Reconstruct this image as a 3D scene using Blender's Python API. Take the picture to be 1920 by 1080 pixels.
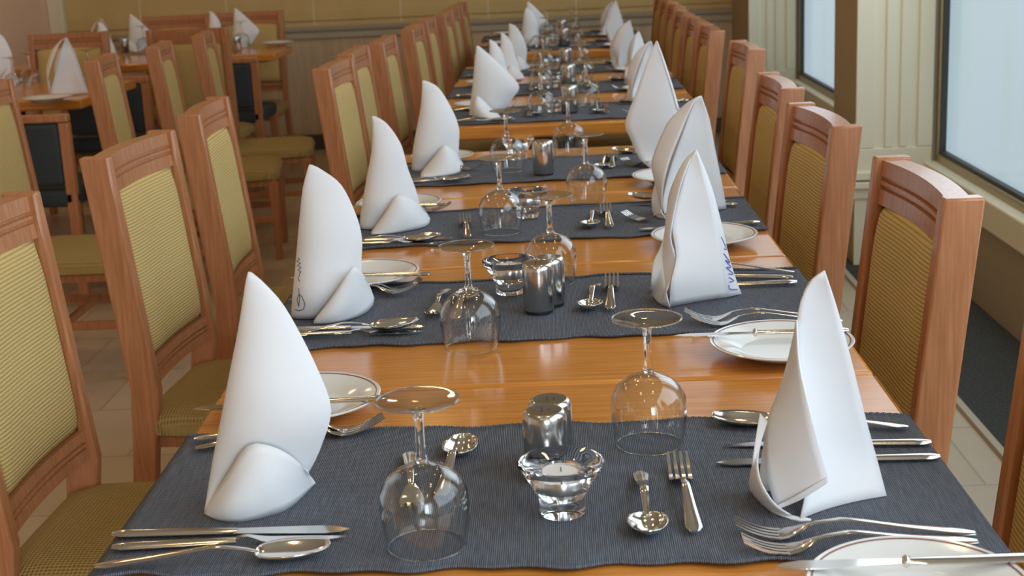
import bpy, math, random
from mathutils import Vector, Matrix
random.seed(7)
for o in list(bpy.data.objects): bpy.data.objects.remove(o)
scene = bpy.context.scene
COL = scene.collection
PI = math.pi

# ------------------------------------------------------------------ camera
F = 2650.0; CAM = Vector((0, 0, 1.338)); ROLL = 0.038; VP = (1027.0, -131.0)
def _ray(px, py): return Vector((px-960.0, 540.0-py, -F))
_dy = _ray(*VP).normalized()
_u0 = Vector((-math.sin(ROLL), math.cos(ROLL), 0))
_up = (_u0 - _dy*_u0.dot(_dy)).normalized()
_dx = _dy.cross(_up)
RW = Matrix((_dx, _dy, _up))                    # camera frame -> world
def at(px, py, z=None, Y=None, X=None):
    d = RW @ _ray(px, py)
    if z is not None: t = (z-CAM.z)/d.z
    elif Y is not None: t = (Y-CAM.y)/d.y
    else: t = (X-CAM.x)/d.x
    return CAM + d*t
cam_data = bpy.data.cameras.new('camera'); cam = bpy.data.objects.new('camera', cam_data)
COL.objects.link(cam); cam.matrix_world = Matrix.Translation(CAM) @ RW.to_4x4()
cam_data.sensor_width = 36; cam_data.lens = F/1920*36
cam_data.clip_start = .05; cam_data.clip_end = 100
cam_data.dof.use_dof = True; cam_data.dof.focus_distance = 1.9; cam_data.dof.aperture_fstop = 11.0
scene.camera = cam

# ------------------------------------------------------------------ view, world, lights
vs = scene.view_settings
vs.view_transform = 'Standard'; vs.look = 'None'; vs.gamma = 1; vs.use_curve_mapping = False
vs.exposure = 0.0
W = bpy.data.worlds.new('world'); scene.world = W; W.use_nodes = True
W.node_tree.nodes['Background'].inputs[0].default_value = (.75, .85, 1, 1)
W.node_tree.nodes['Background'].inputs[1].default_value = 1.0
def area(name, loc, target, sx, sy, power, color):
    l = bpy.data.lights.new(name, 'AREA'); l.shape = 'RECTANGLE'; l.size = sx; l.size_y = sy
    l.energy = power; l.color = color
    o = bpy.data.objects.new(name, l); COL.objects.link(o); o.location = loc
    o.rotation_euler = (Vector(target)-Vector(loc)).to_track_quat('-Z', 'Y').to_euler()
    return o
DAY = (.74, .88, 1.0); WARM = (1.0, .72, .42)
# daylight through the right wall windows; rear ones unseen, added for light from behind
area('daylight_near_window', (1.36, .75, 1.5), (0, .75, 1.1), 2.5, 2.0, 41, DAY)
area('added_daylight_rear_side', (1.36, -2.6, 1.5), (0, -1.0, 1.0), 2.3, 2.0, 52, DAY)
area('added_daylight_rear_wall', (.93, -3.9, 1.6), (-.2, 2, .9), .9, 1.9, 46, (.84, .92, 1.0))
area('daylight_middle_window', (1.36, 4.0, 1.5), (0, 4.0, .9), 2.6, 2.0, 32, DAY)
area('daylight_far_window', (1.36, 7.2, 1.5), (0, 7.2, .9), 2.3, 2.0, 16, DAY)

# ------------------------------------------------------------------ mesh helpers
def V(*a): return Vector(a)
class MB:
    def __init__(s): s.v = []; s.f = []
    def add(s, vs, fs):
        n = len(s.v); s.v += [Vector(p) for p in vs]; s.f += [tuple(i+n for i in f) for f in fs]; return s
    def box(s, c, d, M=None):
        x, y, z = d[0]/2, d[1]/2, d[2]/2; c = Vector(c)
        p = [Vector((a*x, b*y, e*z)) for a in (-1, 1) for b in (-1, 1) for e in (-1, 1)]
        if M: p = [M @ q for q in p]
        return s.add([q+c for q in p], [(0,1,3,2),(4,6,7,5),(0,4,5,1),(2,3,7,6),(0,2,6,4),(1,5,7,3)])
    def loft(s, rings, closed=True, caps=True):
        n = len(rings[0]); vs = [p for r in rings for p in r]; fs = []
        for k in range(len(rings)-1):
            for i in range(n if closed else n-1):
                j = (i+1) % n
                fs.append((k*n+i, k*n+j, (k+1)*n+j, (k+1)*n+i))
        if caps and closed:
            fs.append(tuple(range(n-1, -1, -1))); fs.append(tuple((len(rings)-1)*n+i for i in range(n)))
        return s.add(vs, fs)
    def lathe(s, prof, n=40, c=(0,0,0), caps=False):
        rings = [[V(c[0]+r*math.cos(2*PI*i/n), c[1]+r*math.sin(2*PI*i/n), c[2]+z) for i in range(n)] for r, z in prof]
        return s.loft(rings, True, caps)
    def prism(s, poly, axis, a, b):      # polygon (two coords) extruded along an axis
        def mk(u, v, w): return {0: V(w,u,v), 1: V(u,w,v), 2: V(u,v,w)}[axis]
        return s.loft([[mk(u, v, a) for u, v in poly], [mk(u, v, b) for u, v in poly]])
    def grid(s, rows):
        return s.loft(rows, closed=False, caps=False)
    def build(s, name, m, parent=None, smooth=35, bevel=0, solid=0, off=0, sub=0, loc=None):
        me = bpy.data.meshes.new(name); me.from_pydata([tuple(p) for p in s.v], [], s.f); me.update()
        import bmesh
        bm = bmesh.new(); bm.from_mesh(me); bmesh.ops.remove_doubles(bm, verts=bm.verts, dist=1e-6)
        bmesh.ops.recalc_face_normals(bm, faces=bm.faces); bm.to_mesh(me); bm.free()
        if smooth:
            for p in me.polygons: p.use_smooth = True
            me.set_sharp_from_angle(angle=math.radians(smooth))
        me.materials.append(m)
        o = bpy.data.objects.new(name, me); COL.objects.link(o)
        if parent: o.parent = parent
        if loc is not None: o.location = loc
        if solid:
            k = o.modifiers.new('thickness', 'SOLIDIFY'); k.thickness = solid; k.offset = off
        if bevel:
            k = o.modifiers.new('bevel', 'BEVEL'); k.width = bevel; k.segments = 2; k.limit_method = 'ANGLE'; k.angle_limit = math.radians(40)
        if sub:
            k = o.modifiers.new('subdivision', 'SUBSURF'); k.levels = sub; k.render_levels = sub
        return o
def tag(o, label=None, cat=None, group=None, kind=None):
    if label: o['label'] = label
    if cat: o['category'] = cat
    if group: o['group'] = group
    if kind: o['kind'] = kind
    return o
def empty(name, loc=(0,0,0), rz=0):
    o = bpy.data.objects.new(name, None); COL.objects.link(o); o.location = loc; o.rotation_euler = (0,0,rz)
    o.empty_display_size = .02; return o
def dup(o, parent=None):
    c = o.copy(); COL.objects.link(c)
    if parent: c.parent = parent
    for ch in [x for x in bpy.data.objects if x.parent == o]: dup(ch, c)
    return c
def lerp(a, b, t): return a+(b-a)*t
def interp(tab, s):
    for (a, va), (b, vb) in zip(tab, tab[1:]):
        if s <= b:
            t = (s-a)/(b-a) if b > a else 0
            t = max(0, min(1, t)); return va+(vb-va)*t
    return tab[-1][1]
def resample(pts, n):                      # polyline -> n smooth points (Catmull-Rom by arc length)
    P = [Vector(p) for p in pts]
    out = []
    m = len(P)-1
    dense = []
    for i in range(m):
        p0 = P[max(i-1,0)]; p1 = P[i]; p2 = P[i+1]; p3 = P[min(i+2,m)]
        for k in range(12):
            t = k/12
            dense.append(.5*((2*p1)+(p2-p0)*t+(2*p0-5*p1+4*p2-p3)*t*t+(3*p1-p0-3*p2+p3)*t**3))
    dense.append(P[-1])
    L = [0]
    for a, b in zip(dense, dense[1:]): L.append(L[-1]+(b-a).length)
    j = 0
    for k in range(n):
        s = L[-1]*k/(n-1)
        while j < len(L)-2 and L[j+1] < s: j += 1
        t = (s-L[j])/max(L[j+1]-L[j], 1e-9)
        out.append(dense[j].lerp(dense[j+1], max(0, min(1, t))))
    return out

# ------------------------------------------------------------------ materials
def mat(name, base, rough=.5, metal=0, spec=.5, **kw):
    m = bpy.data.materials.new(name); m.use_nodes = True
    b = m.node_tree.nodes['Principled BSDF']
    b.inputs['Base Color'].default_value = (*base, 1); b.inputs['Roughness'].default_value = rough
    b.inputs['Metallic'].default_value = metal; b.inputs['Specular IOR Level'].default_value = spec
    for k, v in kw.items(): b.inputs[k.replace('_', ' ')].default_value = v
    return m
def N(m, t): return m.node_tree.nodes.new(t)
def L(m, a, b): m.node_tree.links.new(a, b)
def bsdf(m): return m.node_tree.nodes['Principled BSDF']
def coords(m, kind='Object', scale=(1,1,1), rot=(0,0,0)):
    tc = N(m, 'ShaderNodeTexCoord'); mp = N(m, 'ShaderNodeMapping')
    mp.inputs['Scale'].default_value = scale; mp.inputs['Rotation'].default_value = rot
    L(m, tc.outputs[kind], mp.inputs['Vector']); return mp.outputs[0]
def ramp(m, fac, stops):
    r = N(m, 'ShaderNodeValToRGB'); cr = r.color_ramp
    cr.elements[0].position = stops[0][0]; cr.elements[0].color = (*stops[0][1], 1)
    cr.elements[1].position = stops[-1][0]; cr.elements[1].color = (*stops[-1][1], 1)
    for p, c in stops[1:-1]:
        e = cr.elements.new(p); e.color = (*c, 1)
    L(m, fac, r.inputs[0]); return r.outputs[0]
def bump(m, h, strength=.3, dist=.001):
    b = N(m, 'ShaderNodeBump'); b.inputs['Strength'].default_value = strength; b.inputs['Distance'].default_value = dist
    L(m, h, b.inputs['Height']); L(m, b.outputs[0], bsdf(m).inputs['Normal'])
def noise(m, vec, scale=5, detail=4):
    n = N(m, 'ShaderNodeTexNoise'); n.inputs['Scale'].default_value = scale; n.inputs['Detail'].default_value = detail
    L(m, vec, n.inputs['Vector']); return n.outputs['Fac']
def wave(m, vec, scale, dist=0, dscale=1, direction='X', profile='SIN'):
    w = N(m, 'ShaderNodeTexWave'); w.inputs['Scale'].default_value = scale; w.inputs['Distortion'].default_value = dist
    w.inputs['Detail Scale'].default_value = dscale; w.bands_direction = direction; w.wave_profile = profile
    L(m, vec, w.inputs['Vector']); return w.outputs['Fac']
def wood(name, c0, c1, rough, scale, coat=0, spec=.5):
    m = mat(name, c0, rough, spec=spec); bsdf(m).inputs['Coat Weight'].default_value = coat; bsdf(m).inputs['Coat Roughness'].default_value = .12
    v = coords(m, 'Object', scale)
    n = noise(m, v, 6, 6)
    L(m, ramp(m, n, [(.3, c0), (.7, c1)]), bsdf(m).inputs['Base Color'])
    return m
M = {}
M['table_wood'] = wood('table_wood', (.56,.195,.026), (.76,.31,.055), .20, (1.2, 26, 26), coat=.35)
M['chair_wood'] = wood('chair_wood', (.42,.160,.062), (.58,.255,.115), .30, (22, 22, 1.3), coat=.25)
M['black_metal'] = mat('black_metal', (.012,.012,.014), .45)
M['steel'] = mat('steel', (.78,.76,.72), .13, 1)
M['steel_brushed'] = mat('steel_brushed', (.62,.61,.59), .2, 1)
m = M['porcelain'] = mat('porcelain', (.84,.84,.82), .12)
M['rim_line'] = mat('rim_line', (.30,.12,.10), .25)
m = M['napkin'] = mat('napkin', (.86,.865,.89), .85, spec=.2)
bump(m, noise(m, coords(m, 'Object'), 900, 2), .12, .0004)
bsdf(m).inputs['Subsurface Weight'].default_value = 0
M['ink_blue'] = mat('ink_blue', (.22,.28,.66), .7)
M['ink_dark'] = mat('ink_dark', (.14,.14,.25), .7)
M['wax'] = mat('wax', (.85,.84,.82), .5)
M['aluminium'] = mat('aluminium', (.8,.8,.8), .3, 1)
M['wick'] = mat('wick', (.12,.10,.08), .8)
# woven fabric of the chairs: ribs across the width, beads along them
m = M['fabric'] = mat('fabric', (.50,.40,.16), .85, spec=.25)
tc = coords(m, 'Object')
w1 = wave(m, tc, 48, .5, 3, 'Z'); w2 = wave(m, tc, 48, .4, 3, 'Y')
mx = N(m, 'ShaderNodeMath'); mx.operation = 'MULTIPLY'; L(m, w1, mx.inputs[0]); L(m, w2, mx.inputs[1])
ad = N(m, 'ShaderNodeMath'); ad.operation = 'ADD'; L(m, mx.outputs[0], ad.inputs[0]); L(m, w1, ad.inputs[1])
L(m, ramp(m, ad.outputs[0], [(.05, (.48,.335,.115)), (.9, (.74,.54,.23))]), bsdf(m).inputs['Base Color'])
bump(m, ad.outputs[0], .5, .0015)
m = M['seat_fabric'] = mat('seat_fabric', (.50,.40,.16), .85, spec=.25)
tc = coords(m, 'Object')
w1 = wave(m, tc, 44, .6, 3, 'X'); w2 = wave(m, tc, 44, .4, 3, 'Y')
mx = N(m, 'ShaderNodeMath'); mx.operation = 'ADD'; L(m, w1, mx.inputs[0]); L(m, w2, mx.inputs[1])
L(m, ramp(m, mx.outputs[0], [(.2, (.28,.185,.06)), (1.0, (.50,.36,.14))]), bsdf(m).inputs['Base Color'])
bump(m, mx.outputs[0], .8, .0025)
M['slate_fabric'] = mat('slate_fabric', (.035,.05,.06), .8)
# ribbed slate table runner
m = M['runner'] = mat('runner', (.06,.065,.08), .8, spec=.2)
tc = coords(m, 'Object')
w1 = wave(m, tc, 150, 1.0, 8, 'X')
n1 = noise(m, coords(m, 'Object', (500, 30, 30)), 1, 3)
mx = N(m, 'ShaderNodeMath'); mx.operation = 'MULTIPLY'; L(m, w1, mx.inputs[0]); L(m, n1, mx.inputs[1])
L(m, ramp(m, mx.outputs[0], [(.05, (.060,.068,.085)), (.6, (.22,.24,.29))]), bsdf(m).inputs['Base Color'])
bump(m, w1, .5, .0012)
# glass: thin blown walls (both faces modelled) and solid cast pieces
def thin_glass():
    m = bpy.data.materials.new('thin_glass'); m.use_nodes = True; nt = m.node_tree; nt.nodes.clear()
    out = nt.nodes.new('ShaderNodeOutputMaterial'); mix = nt.nodes.new('ShaderNodeMixShader')
    tr = nt.nodes.new('ShaderNodeBsdfTransparent'); tr.inputs[0].default_value = (.975,.98,.975,1)
    gl = nt.nodes.new('ShaderNodeBsdfGlossy'); gl.inputs['Roughness'].default_value = .02
    lw = nt.nodes.new('ShaderNodeLayerWeight'); lw.inputs[0].default_value = .5
    pw = nt.nodes.new('ShaderNodeMath'); pw.operation = 'POWER'; pw.inputs[1].default_value = 3.2
    fr = nt.nodes.new('ShaderNodeMath'); fr.operation = 'MULTIPLY_ADD'; fr.inputs[1].default_value = .95; fr.inputs[2].default_value = .05
    nt.links.new(lw.outputs['Facing'], pw.inputs[0]); nt.links.new(pw.outputs[0], fr.inputs[0])
    nt.links.new(fr.outputs[0], mix.inputs[0]); nt.links.new(tr.outputs[0], mix.inputs[1]); nt.links.new(gl.outputs[0], mix.inputs[2])
    nt.links.new(mix.outputs[0], out.inputs[0]); return m
M['thin_glass'] = thin_glass()
M['glass'] = mat('glass', (1,1,1), .0, spec=.5, Transmission_Weight=1.0, IOR=1.47)

# setting materials
m = M['wall_upper'] = mat('wall_upper', (.60,.47,.25), .75, spec=.2)
# seams of the wall covering, .56 m apart, and a faint mottling
tc = N(m, 'ShaderNodeTexCoord'); sx = N(m, 'ShaderNodeSeparateXYZ'); L(m, tc.outputs['Object'], sx.inputs[0])
a = N(m, 'ShaderNodeMath'); a.operation = 'MULTIPLY_ADD'; a.inputs[1].default_value = 1/.565; a.inputs[2].default_value = 20.72; L(m, sx.outputs[0], a.inputs[0])
fr = N(m, 'ShaderNodeMath'); fr.operation = 'FRACT'; L(m, a.outputs[0], fr.inputs[0])
c = N(m, 'ShaderNodeMath'); c.operation = 'LESS_THAN'; c.inputs[1].default_value = .016; L(m, fr.outputs[0], c.inputs[0])
mixc = N(m, 'ShaderNodeMix'); mixc.data_type = 'RGBA'; L(m, c.outputs[0], mixc.inputs['Factor'])
L(m, ramp(m, noise(m, coords(m), 3, 4), [(.3, (.62,.44,.19)), (.7, (.70,.51,.23))]), mixc.inputs[6]); mixc.inputs[7].default_value = (.78,.66,.44,1)
L(m, mixc.outputs[2], bsdf(m).inputs['Base Color'])
M['wall_dado'] = mat('wall_dado', (.56,.46,.30), .7, spec=.2)
m = M['wall_dado']; L(m, ramp(m, noise(m, coords(m, 'Object', (9, 9, 1)), 4, 3), [(.3, (.57,.43,.28)), (.7, (.67,.52,.35))]), bsdf(m).inputs['Base Color'])
M['wall_pink'] = mat('wall_pink', (.88,.60,.42), .8, spec=.2)
M['wall_cream'] = mat('wall_cream', (.82,.75,.56), .6, spec=.3)
M['wall_low_shade'] = mat('wall_low_shade', (.42,.35,.25), .75, spec=.2)  # brown-beige, darkened mostly to paint in the shade below the sill
M['column_shade_side'] = mat('column_shade_side', (.46,.36,.25), .7, spec=.2)  # cream pier turned brown: shade of the room-facing side put into the colour
M['rail'] = mat('rail', (.50,.43,.32), .5)
M['ceiling'] = mat('ceiling', (.48,.42,.33), .9)
M['frame_bronze'] = mat('frame_bronze', (.42,.34,.20), .35, .6)
M['frame_dark'] = mat('frame_dark', (.05,.05,.045), .5)
M['baseboard'] = mat('baseboard', (.10,.085,.07), .6)
m = M['carpet'] = mat('carpet', (.06,.065,.065), .95, spec=.1)
L(m, ramp(m, noise(m, coords(m), 160, 3), [(.3, (.035,.037,.037)), (.7, (.095,.10,.095))]), bsdf(m).inputs['Base Color'])
m = M['tiles'] = mat('tiles', (.60,.50,.36), .35)
br = N(m, 'ShaderNodeTexBrick'); br.offset = .5; br.inputs['Scale'].default_value = 1
br.inputs['Brick Width'].default_value = .40; br.inputs['Row Height'].default_value = .40; br.inputs['Mortar Size'].default_value = .004
br.inputs['Color1'].default_value = (.54,.44,.31,1); br.inputs['Color2'].default_value = (.60,.50,.37,1); br.inputs['Mortar'].default_value = (.42,.34,.24,1)
L(m, coords(m), br.inputs['Vector']); 
mx = N(m, 'ShaderNodeMix'); mx.data_type = 'RGBA'; mx.blend_type = 'MULTIPLY'; mx.inputs['Factor'].default_value = .5
L(m, br.outputs['Color'], mx.inputs[6]); L(m, ramp(m, noise(m, coords(m), 2.5, 5), [(.3, (.72,.68,.62)), (.7, (1,1,1))]), mx.inputs[7])
L(m, mx.outputs[2], bsdf(m).inputs['Base Color'])
# frosted panes glowing with the overcast daylight behind them
m = M['pane'] = mat('pane', (.16,.20,.22), .12)
b = bsdf(m); b.inputs['Emission Strength'].default_value = .78
L(m, ramp(m, noise(m, coords(m, 'Object', (1,1.2,.35)), 1.3, 2), [(.3, (.42,.60,.64)), (.5, (.47,.61,.69)), (.7, (.50,.62,.78))]), b.inputs['Emission Color'])
m = M['lamp_glow'] = mat('lamp_glow', (1,.8,.5), .5); bsdf(m).inputs['Emission Color'].default_value = (1.0,.70,.30,1); bsdf(m).inputs['Emission Strength'].default_value = 30

# ------------------------------------------------------------------ the room
def struct(name, mb, m, **k):
    o = mb.build(name, m, **k); o['kind'] = 'structure'; return o
XL, XR, YB, YF, ZC = -3.25, 1.44, 9.27, -4.0, 2.9
struct('floor', MB().box(((XL+XR)/2-.2, (YB+YF)/2, -.05), (XR-XL+1.2, YB-YF+.6, .1)), M['tiles'], smooth=0)
struct('ceiling', MB().box(((XL+XR)/2-.2, (YB+YF)/2, ZC+.05), (XR-XL+1.2, YB-YF+.6, .1)), M['ceiling'], smooth=0)
RAILZ = .772
wb = struct('wall_back', MB().box(((XL+XR)/2, YB+.08, (ZC+RAILZ)/2), (XR-XL+.5, .16, ZC-RAILZ)), M['wall_upper'], smooth=0)
struct('trim_1', MB().box(((XL+XR)/2, YB+.075, RAILZ/2), (XR-XL+.5, .15, RAILZ)), M['wall_dado'], smooth=0)
rail = MB().prism([(YB+.02,RAILZ-.05),(YB-.02,RAILZ-.045),(YB-.022,RAILZ-.02),(YB-.012,RAILZ-.012),(YB-.03,RAILZ+.004),(YB-.036,RAILZ+.022),(YB-.01,RAILZ+.032),(YB+.02,RAILZ+.035)], 0, XL, XR)
struct('trim_2', rail, M['rail'], smooth=0)
struct('trim_3', MB().box(((XL+XR)/2, YB-.006, RAILZ+.10), (XR-XL, .014, .07)), M['wall_upper'], smooth=0, bevel=.005)
struct('baseboard_back', MB().box(((XL+XR)/2, YB-.008, .05), (XR-XL, .02, .10)), M['baseboard'], smooth=0, bevel=.004)
struct('wall_left', MB().box((XL-.08, (YB+YF)/2, ZC/2), (.16, YB-YF, ZC)), M['wall_pink'], smooth=0)
struct('baseboard_left', MB().box((XL+.01, (YB+YF)/2, .05), (.02, YB-YF, .10)), M['baseboard'], smooth=0)
struct('trim_4', MB().box((XL+.05, YB-.03, ZC/2), (.10, .06, ZC)), M['wall_cream'], smooth=0, bevel=.01)
# wall behind the camera, with an opening on the right added for light
WY = YF-.08
fw = MB().box((-1.42, WY, ZC/2), (3.76, .16, ZC)).box((1.67, WY, ZC/2), (.5, .16, ZC)).box((.94, WY, .3), (.96, .16, .6)).box((.94, WY, 2.75), (.96, .16, .3))
struct('wall_front', fw, M['wall_upper'], smooth=0)
# right wall: low wall, lintel, piers; windows between
SILL = .41
win = [(5.855, 8.515), (2.605, 5.435), (-.75, 2.18), (-3.9, -1.2)]  # last one unseen, added behind the camera to carry daylight
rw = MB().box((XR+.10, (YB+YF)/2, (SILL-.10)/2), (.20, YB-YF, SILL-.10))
struct('wall_right', rw, M['wall_low_shade'], smooth=0)
struct('trim_5', MB().box((XR+.10, (YB+YF)/2, 2.75), (.20, YB-YF, .30)), M['wall_cream'], smooth=0)
sill = MB().box((XR+.075, (YB+YF)/2, SILL-.05), (.21, YB-YF, .10))
struct('trim_6', sill, M['wall_cream'], smooth=0, bevel=.006)
for k, (a, b) in enumerate(win):
    root = empty('window_%d' % (k+1), (XR+.04, (a+b)/2, SILL)); root['kind'] = 'structure'
    w = b-a; h = 2.6-SILL
    pane = MB().box((.012, 0, h/2), (.010, w-.04, h-.04)).build('window_pane', M['pane'], root, smooth=0)
    fo = MB()
    for yy in (-w/2+.013, w/2-.013): fo.box((0, yy, h/2), (.05, .026, h))
    fo.box((0, 0, .015), (.05, w-.052, .03)); fo.box((0, 0, h-.02), (.05, w-.052, .04))
    fo.build('window_frame', M['frame_bronze'], root, smooth=0, bevel=.004)
    fi = MB()
    for yy in (-w/2+.031, w/2-.031): fi.box((.0, yy, h/2), (.03, .010, h-.07))
    fi.box((.0, 0, .037), (.03, w-.072, .014)); fi.box((.0, 0, h-.045), (.03, w-.072, .012))
    fi.build('window_gasket', M['frame_dark'], root, smooth=0)
# fluted piers standing out from the right wall
def pier(n, y0, y1, xl):
    root = empty('trim_%d' % n, (xl, y0, 0)); root['kind'] = 'structure'
    D = XR+.2-xl
    MB().box((D/2, (y1-y0)/2, ZC/2), (D, y1-y0, ZC)).build('pier_body', M['column_shade_side'], root, smooth=0)
    W_ = XR-xl
    f = MB()
    f.box((W_/2+.004, -.004, (.36+ZC)/2), (W_-.012, .012, ZC-.36))
    for f0, f1, y_ in ((.0,.235,-.014), (.80,1.0,-.014)): f.box((W_*(f0+f1)/2, y_, (.47+ZC)/2), (W_*(f1-f0), .012, ZC-.47))
    f.box((W_/2, -.0145, .4195), (W_-.002, .0122, .10))
    for f0 in (.43, .62): f.prism([(W_*f0-.018,-.008),(W_*f0-.014,-.019),(W_*f0+.014,-.019),(W_*f0+.018,-.008)], 2, .47, ZC)
    f.build('fluted_face', M['wall_cream'], root, smooth=0, bevel=.004)
    b = MB().box((W_/2-.01, -.02, .33), (W_+.03, .05, .025)).box((W_/2-.005, -.016, .365), (W_+.02, .04, .03)).box((W_/2-.005, -.010, .295), (W_+.01, .03, .04))
    b.build('plinth_moulding', M['wall_cream'], root, smooth=0, bevel=.004)
    MB().box((W_/2, -.006, .14), (W_, .016, .28)).build('plinth', M['wall_cream'], root, smooth=0)
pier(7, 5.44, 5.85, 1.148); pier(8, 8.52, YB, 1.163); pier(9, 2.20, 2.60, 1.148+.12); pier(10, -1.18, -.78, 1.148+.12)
struct('trim_11', MB().box((1.10+.17, (YB+YF)/2, .006), (.34, YB-YF, .012)), M['carpet'], smooth=0)
struct('trim_12', MB().box((1.095, (YB+YF)/2, .007), (.02, YB-YF, .014)), M['rail'], smooth=0)

# ceiling lamps (warm)
lamp0 = empty('ceiling_lamp', (0,0,ZC))
MB().lathe([(.075,0),(.085,-.004),(.085,-.014),(.070,-.018)], 24).build('lamp_ring', M['aluminium'], lamp0)
MB().lathe([(0,-.012),(.035,-.014),(.068,-.012)], 24).build('lamp_bulb', M['lamp_glow'], lamp0)
lp = [(-.7,-.6),(.5,-.6),(-.7,1.0),(.5,1.0),(-.7,2.8),(.5,2.8),(-.7,4.8),(.5,4.8),(-2.2,3.4),(-2.2,5.4),(-2.4,7.6),(-.7,7.0),(.5,7.0)]
for i, (x, y) in enumerate(lp):
    o = lamp0 if i == 0 else dup(lamp0)
    o.location = (x, y, ZC)
    tag(o, 'round warm ceiling lamp set into the ceiling above the dining room', 'lamp', 'round ceiling lamps')
for i, (x, y) in enumerate(lp):
    l = bpy.data.lights.new('lamp_light', 'AREA'); l.shape = 'DISK'; l.size = .14; l.energy = 0.7 if x > -1 else 2.7; l.color = WARM
    o = bpy.data.objects.new('lamp_light', l); COL.objects.link(o); o.location = (x, y, ZC-.03)

# ------------------------------------------------------------------ tables
TZ = .75; TH = .042
ORD = ['first','second','third','fourth','fifth','sixth','seventh','eighth','ninth']
def table(name, x0, x1, y0, y1, label, group):
    t = empty(name, ((x0+x1)/2, (y0+y1)/2, 0)); tag(t, label, 'table', group)
    w = (x1-x0)/2; d = (y1-y0)/2
    MB().box((0,0,TZ-TH/2-.0005), (2*w, 2*d-.003, TH-.001)).build('tabletop', M['table_wood'], t, smooth=40, bevel=.007)
    ped = MB().lathe([(.03,.02),(.035,.03),(.034,.66),(.045,.68)], 20, caps=True)
    ped.build('pedestal', M['black_metal'], t)
    MB().box((0,0,.695), (w*1.3, .05, .022)).box((0,0,.695), (.05, d*1.3, .022)).build('top_bracket', M['black_metal'], t, smooth=0)
    f = MB()
    for a in (PI/4, 3*PI/4):
        R = Matrix.Rotation(a, 3, 'Z')
        f.box((0,0,.018), (.44, .055, .022), R)
        for s in (-1, 1): f.lathe([(.02,0),(.022,.008),(.02,.012)], 12, (s*.20*math.cos(a), s*.20*math.sin(a), 0), caps=True)
    f.build('foot', M['black_metal'], t, smooth=0, bevel=.004)
    return t
main = [(-.468,.413,1.10,1.803), (-.468,.412,1.806,2.500), (-.470,.410,2.503,3.200), (-.466,.414,3.203,3.910),
        (-.400,.485,4.42,5.12), (-.402,.483,5.123,5.82), (-.398,.487,5.823,6.50), (-.395,.488,7.12,7.82), (-.398,.486,7.823,8.52)]
for i, (x0,x1,y0,y1) in enumerate(main):
    table('dining_table', x0, x1, y0, y1, 'orange brown wooden table under a slate runner, %s from the camera' % ORD[i], 'wooden tables of the long row')
# runners
def runner(x0, x1, y0, y1, label, seed, skew=0):
    rnd = random.Random(seed); nx, ny = 90, 14
    ph = [rnd.uniform(0, 6.28) for _ in range(4)]
    cx, cy = (x0+x1)/2, (y0+y1)/2
    rows = []
    for j in range(ny+1):
        v = j/ny; row = []
        for i in range(nx+1):
            u = i/nx; x = lerp(x0, x1, u)
            e = .0050*math.sin(x*38+ph[0])*(.4+.6*math.sin(x*7+ph[3])**2)+.0028*math.sin(x*83+ph[1])
            y = lerp(y0, y1, v)+skew*(x-cx) + (e*(1-2*v) if v < .5 else e*(1-2*v)*.6)
            edge = max(0, 1-min(v, 1-v)*14)
            z = TZ+.0012+edge*.0022*(1+math.sin(x*34+ph[2]))*.5
            row.append(V(x-cx, y-cy, z-TZ))
        rows.append(row)
    r = empty('table_runner', (cx, cy, TZ)); tag(r, label, 'table runner', 'slate runners laid across the tables')
    MB().grid(rows).build('cloth', M['runner'], r, smooth=60, solid=.0016, off=1)
    # knotted picot edges
    for k, j in enumerate((0, ny)):
        mb = MB(); base = rows[j]; sgn = -1 if j == 0 else 1
        pts = resample(base, 240)
        ring = []
        for q, p in enumerate(pts):
            rr = .0016+.0009*(q % 2)
            ring.append([p+V(0, sgn*.001+rr*math.cos(a), .0012+rr*math.sin(a)) for a in (0, PI/2, PI, 3*PI/2)])
        mb.loft(ring); mb.build('stitched_edge', M['runner'], r, smooth=60)
    return r
rr = [(-.468,.412,1.238,1.632,-.012),(-.466,.410,2.012,2.385,.012),(-.466,.408,2.70,3.04,.03),(-.462,.410,3.375,3.72,.03),
      (-.398,.482,4.475,4.88,0),(-.398,.480,5.24,5.60,0),(-.396,.484,5.98,6.33,0),(-.394,.486,7.25,7.62,0),(-.396,.484,7.98,8.33,0)]
for i, (x0,x1,y0,y1,sk) in enumerate(rr):
    runner(x0, x1, y0, y1, 'ribbed slate grey runner across the %s table from the camera' % ORD[i], i, sk)

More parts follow.
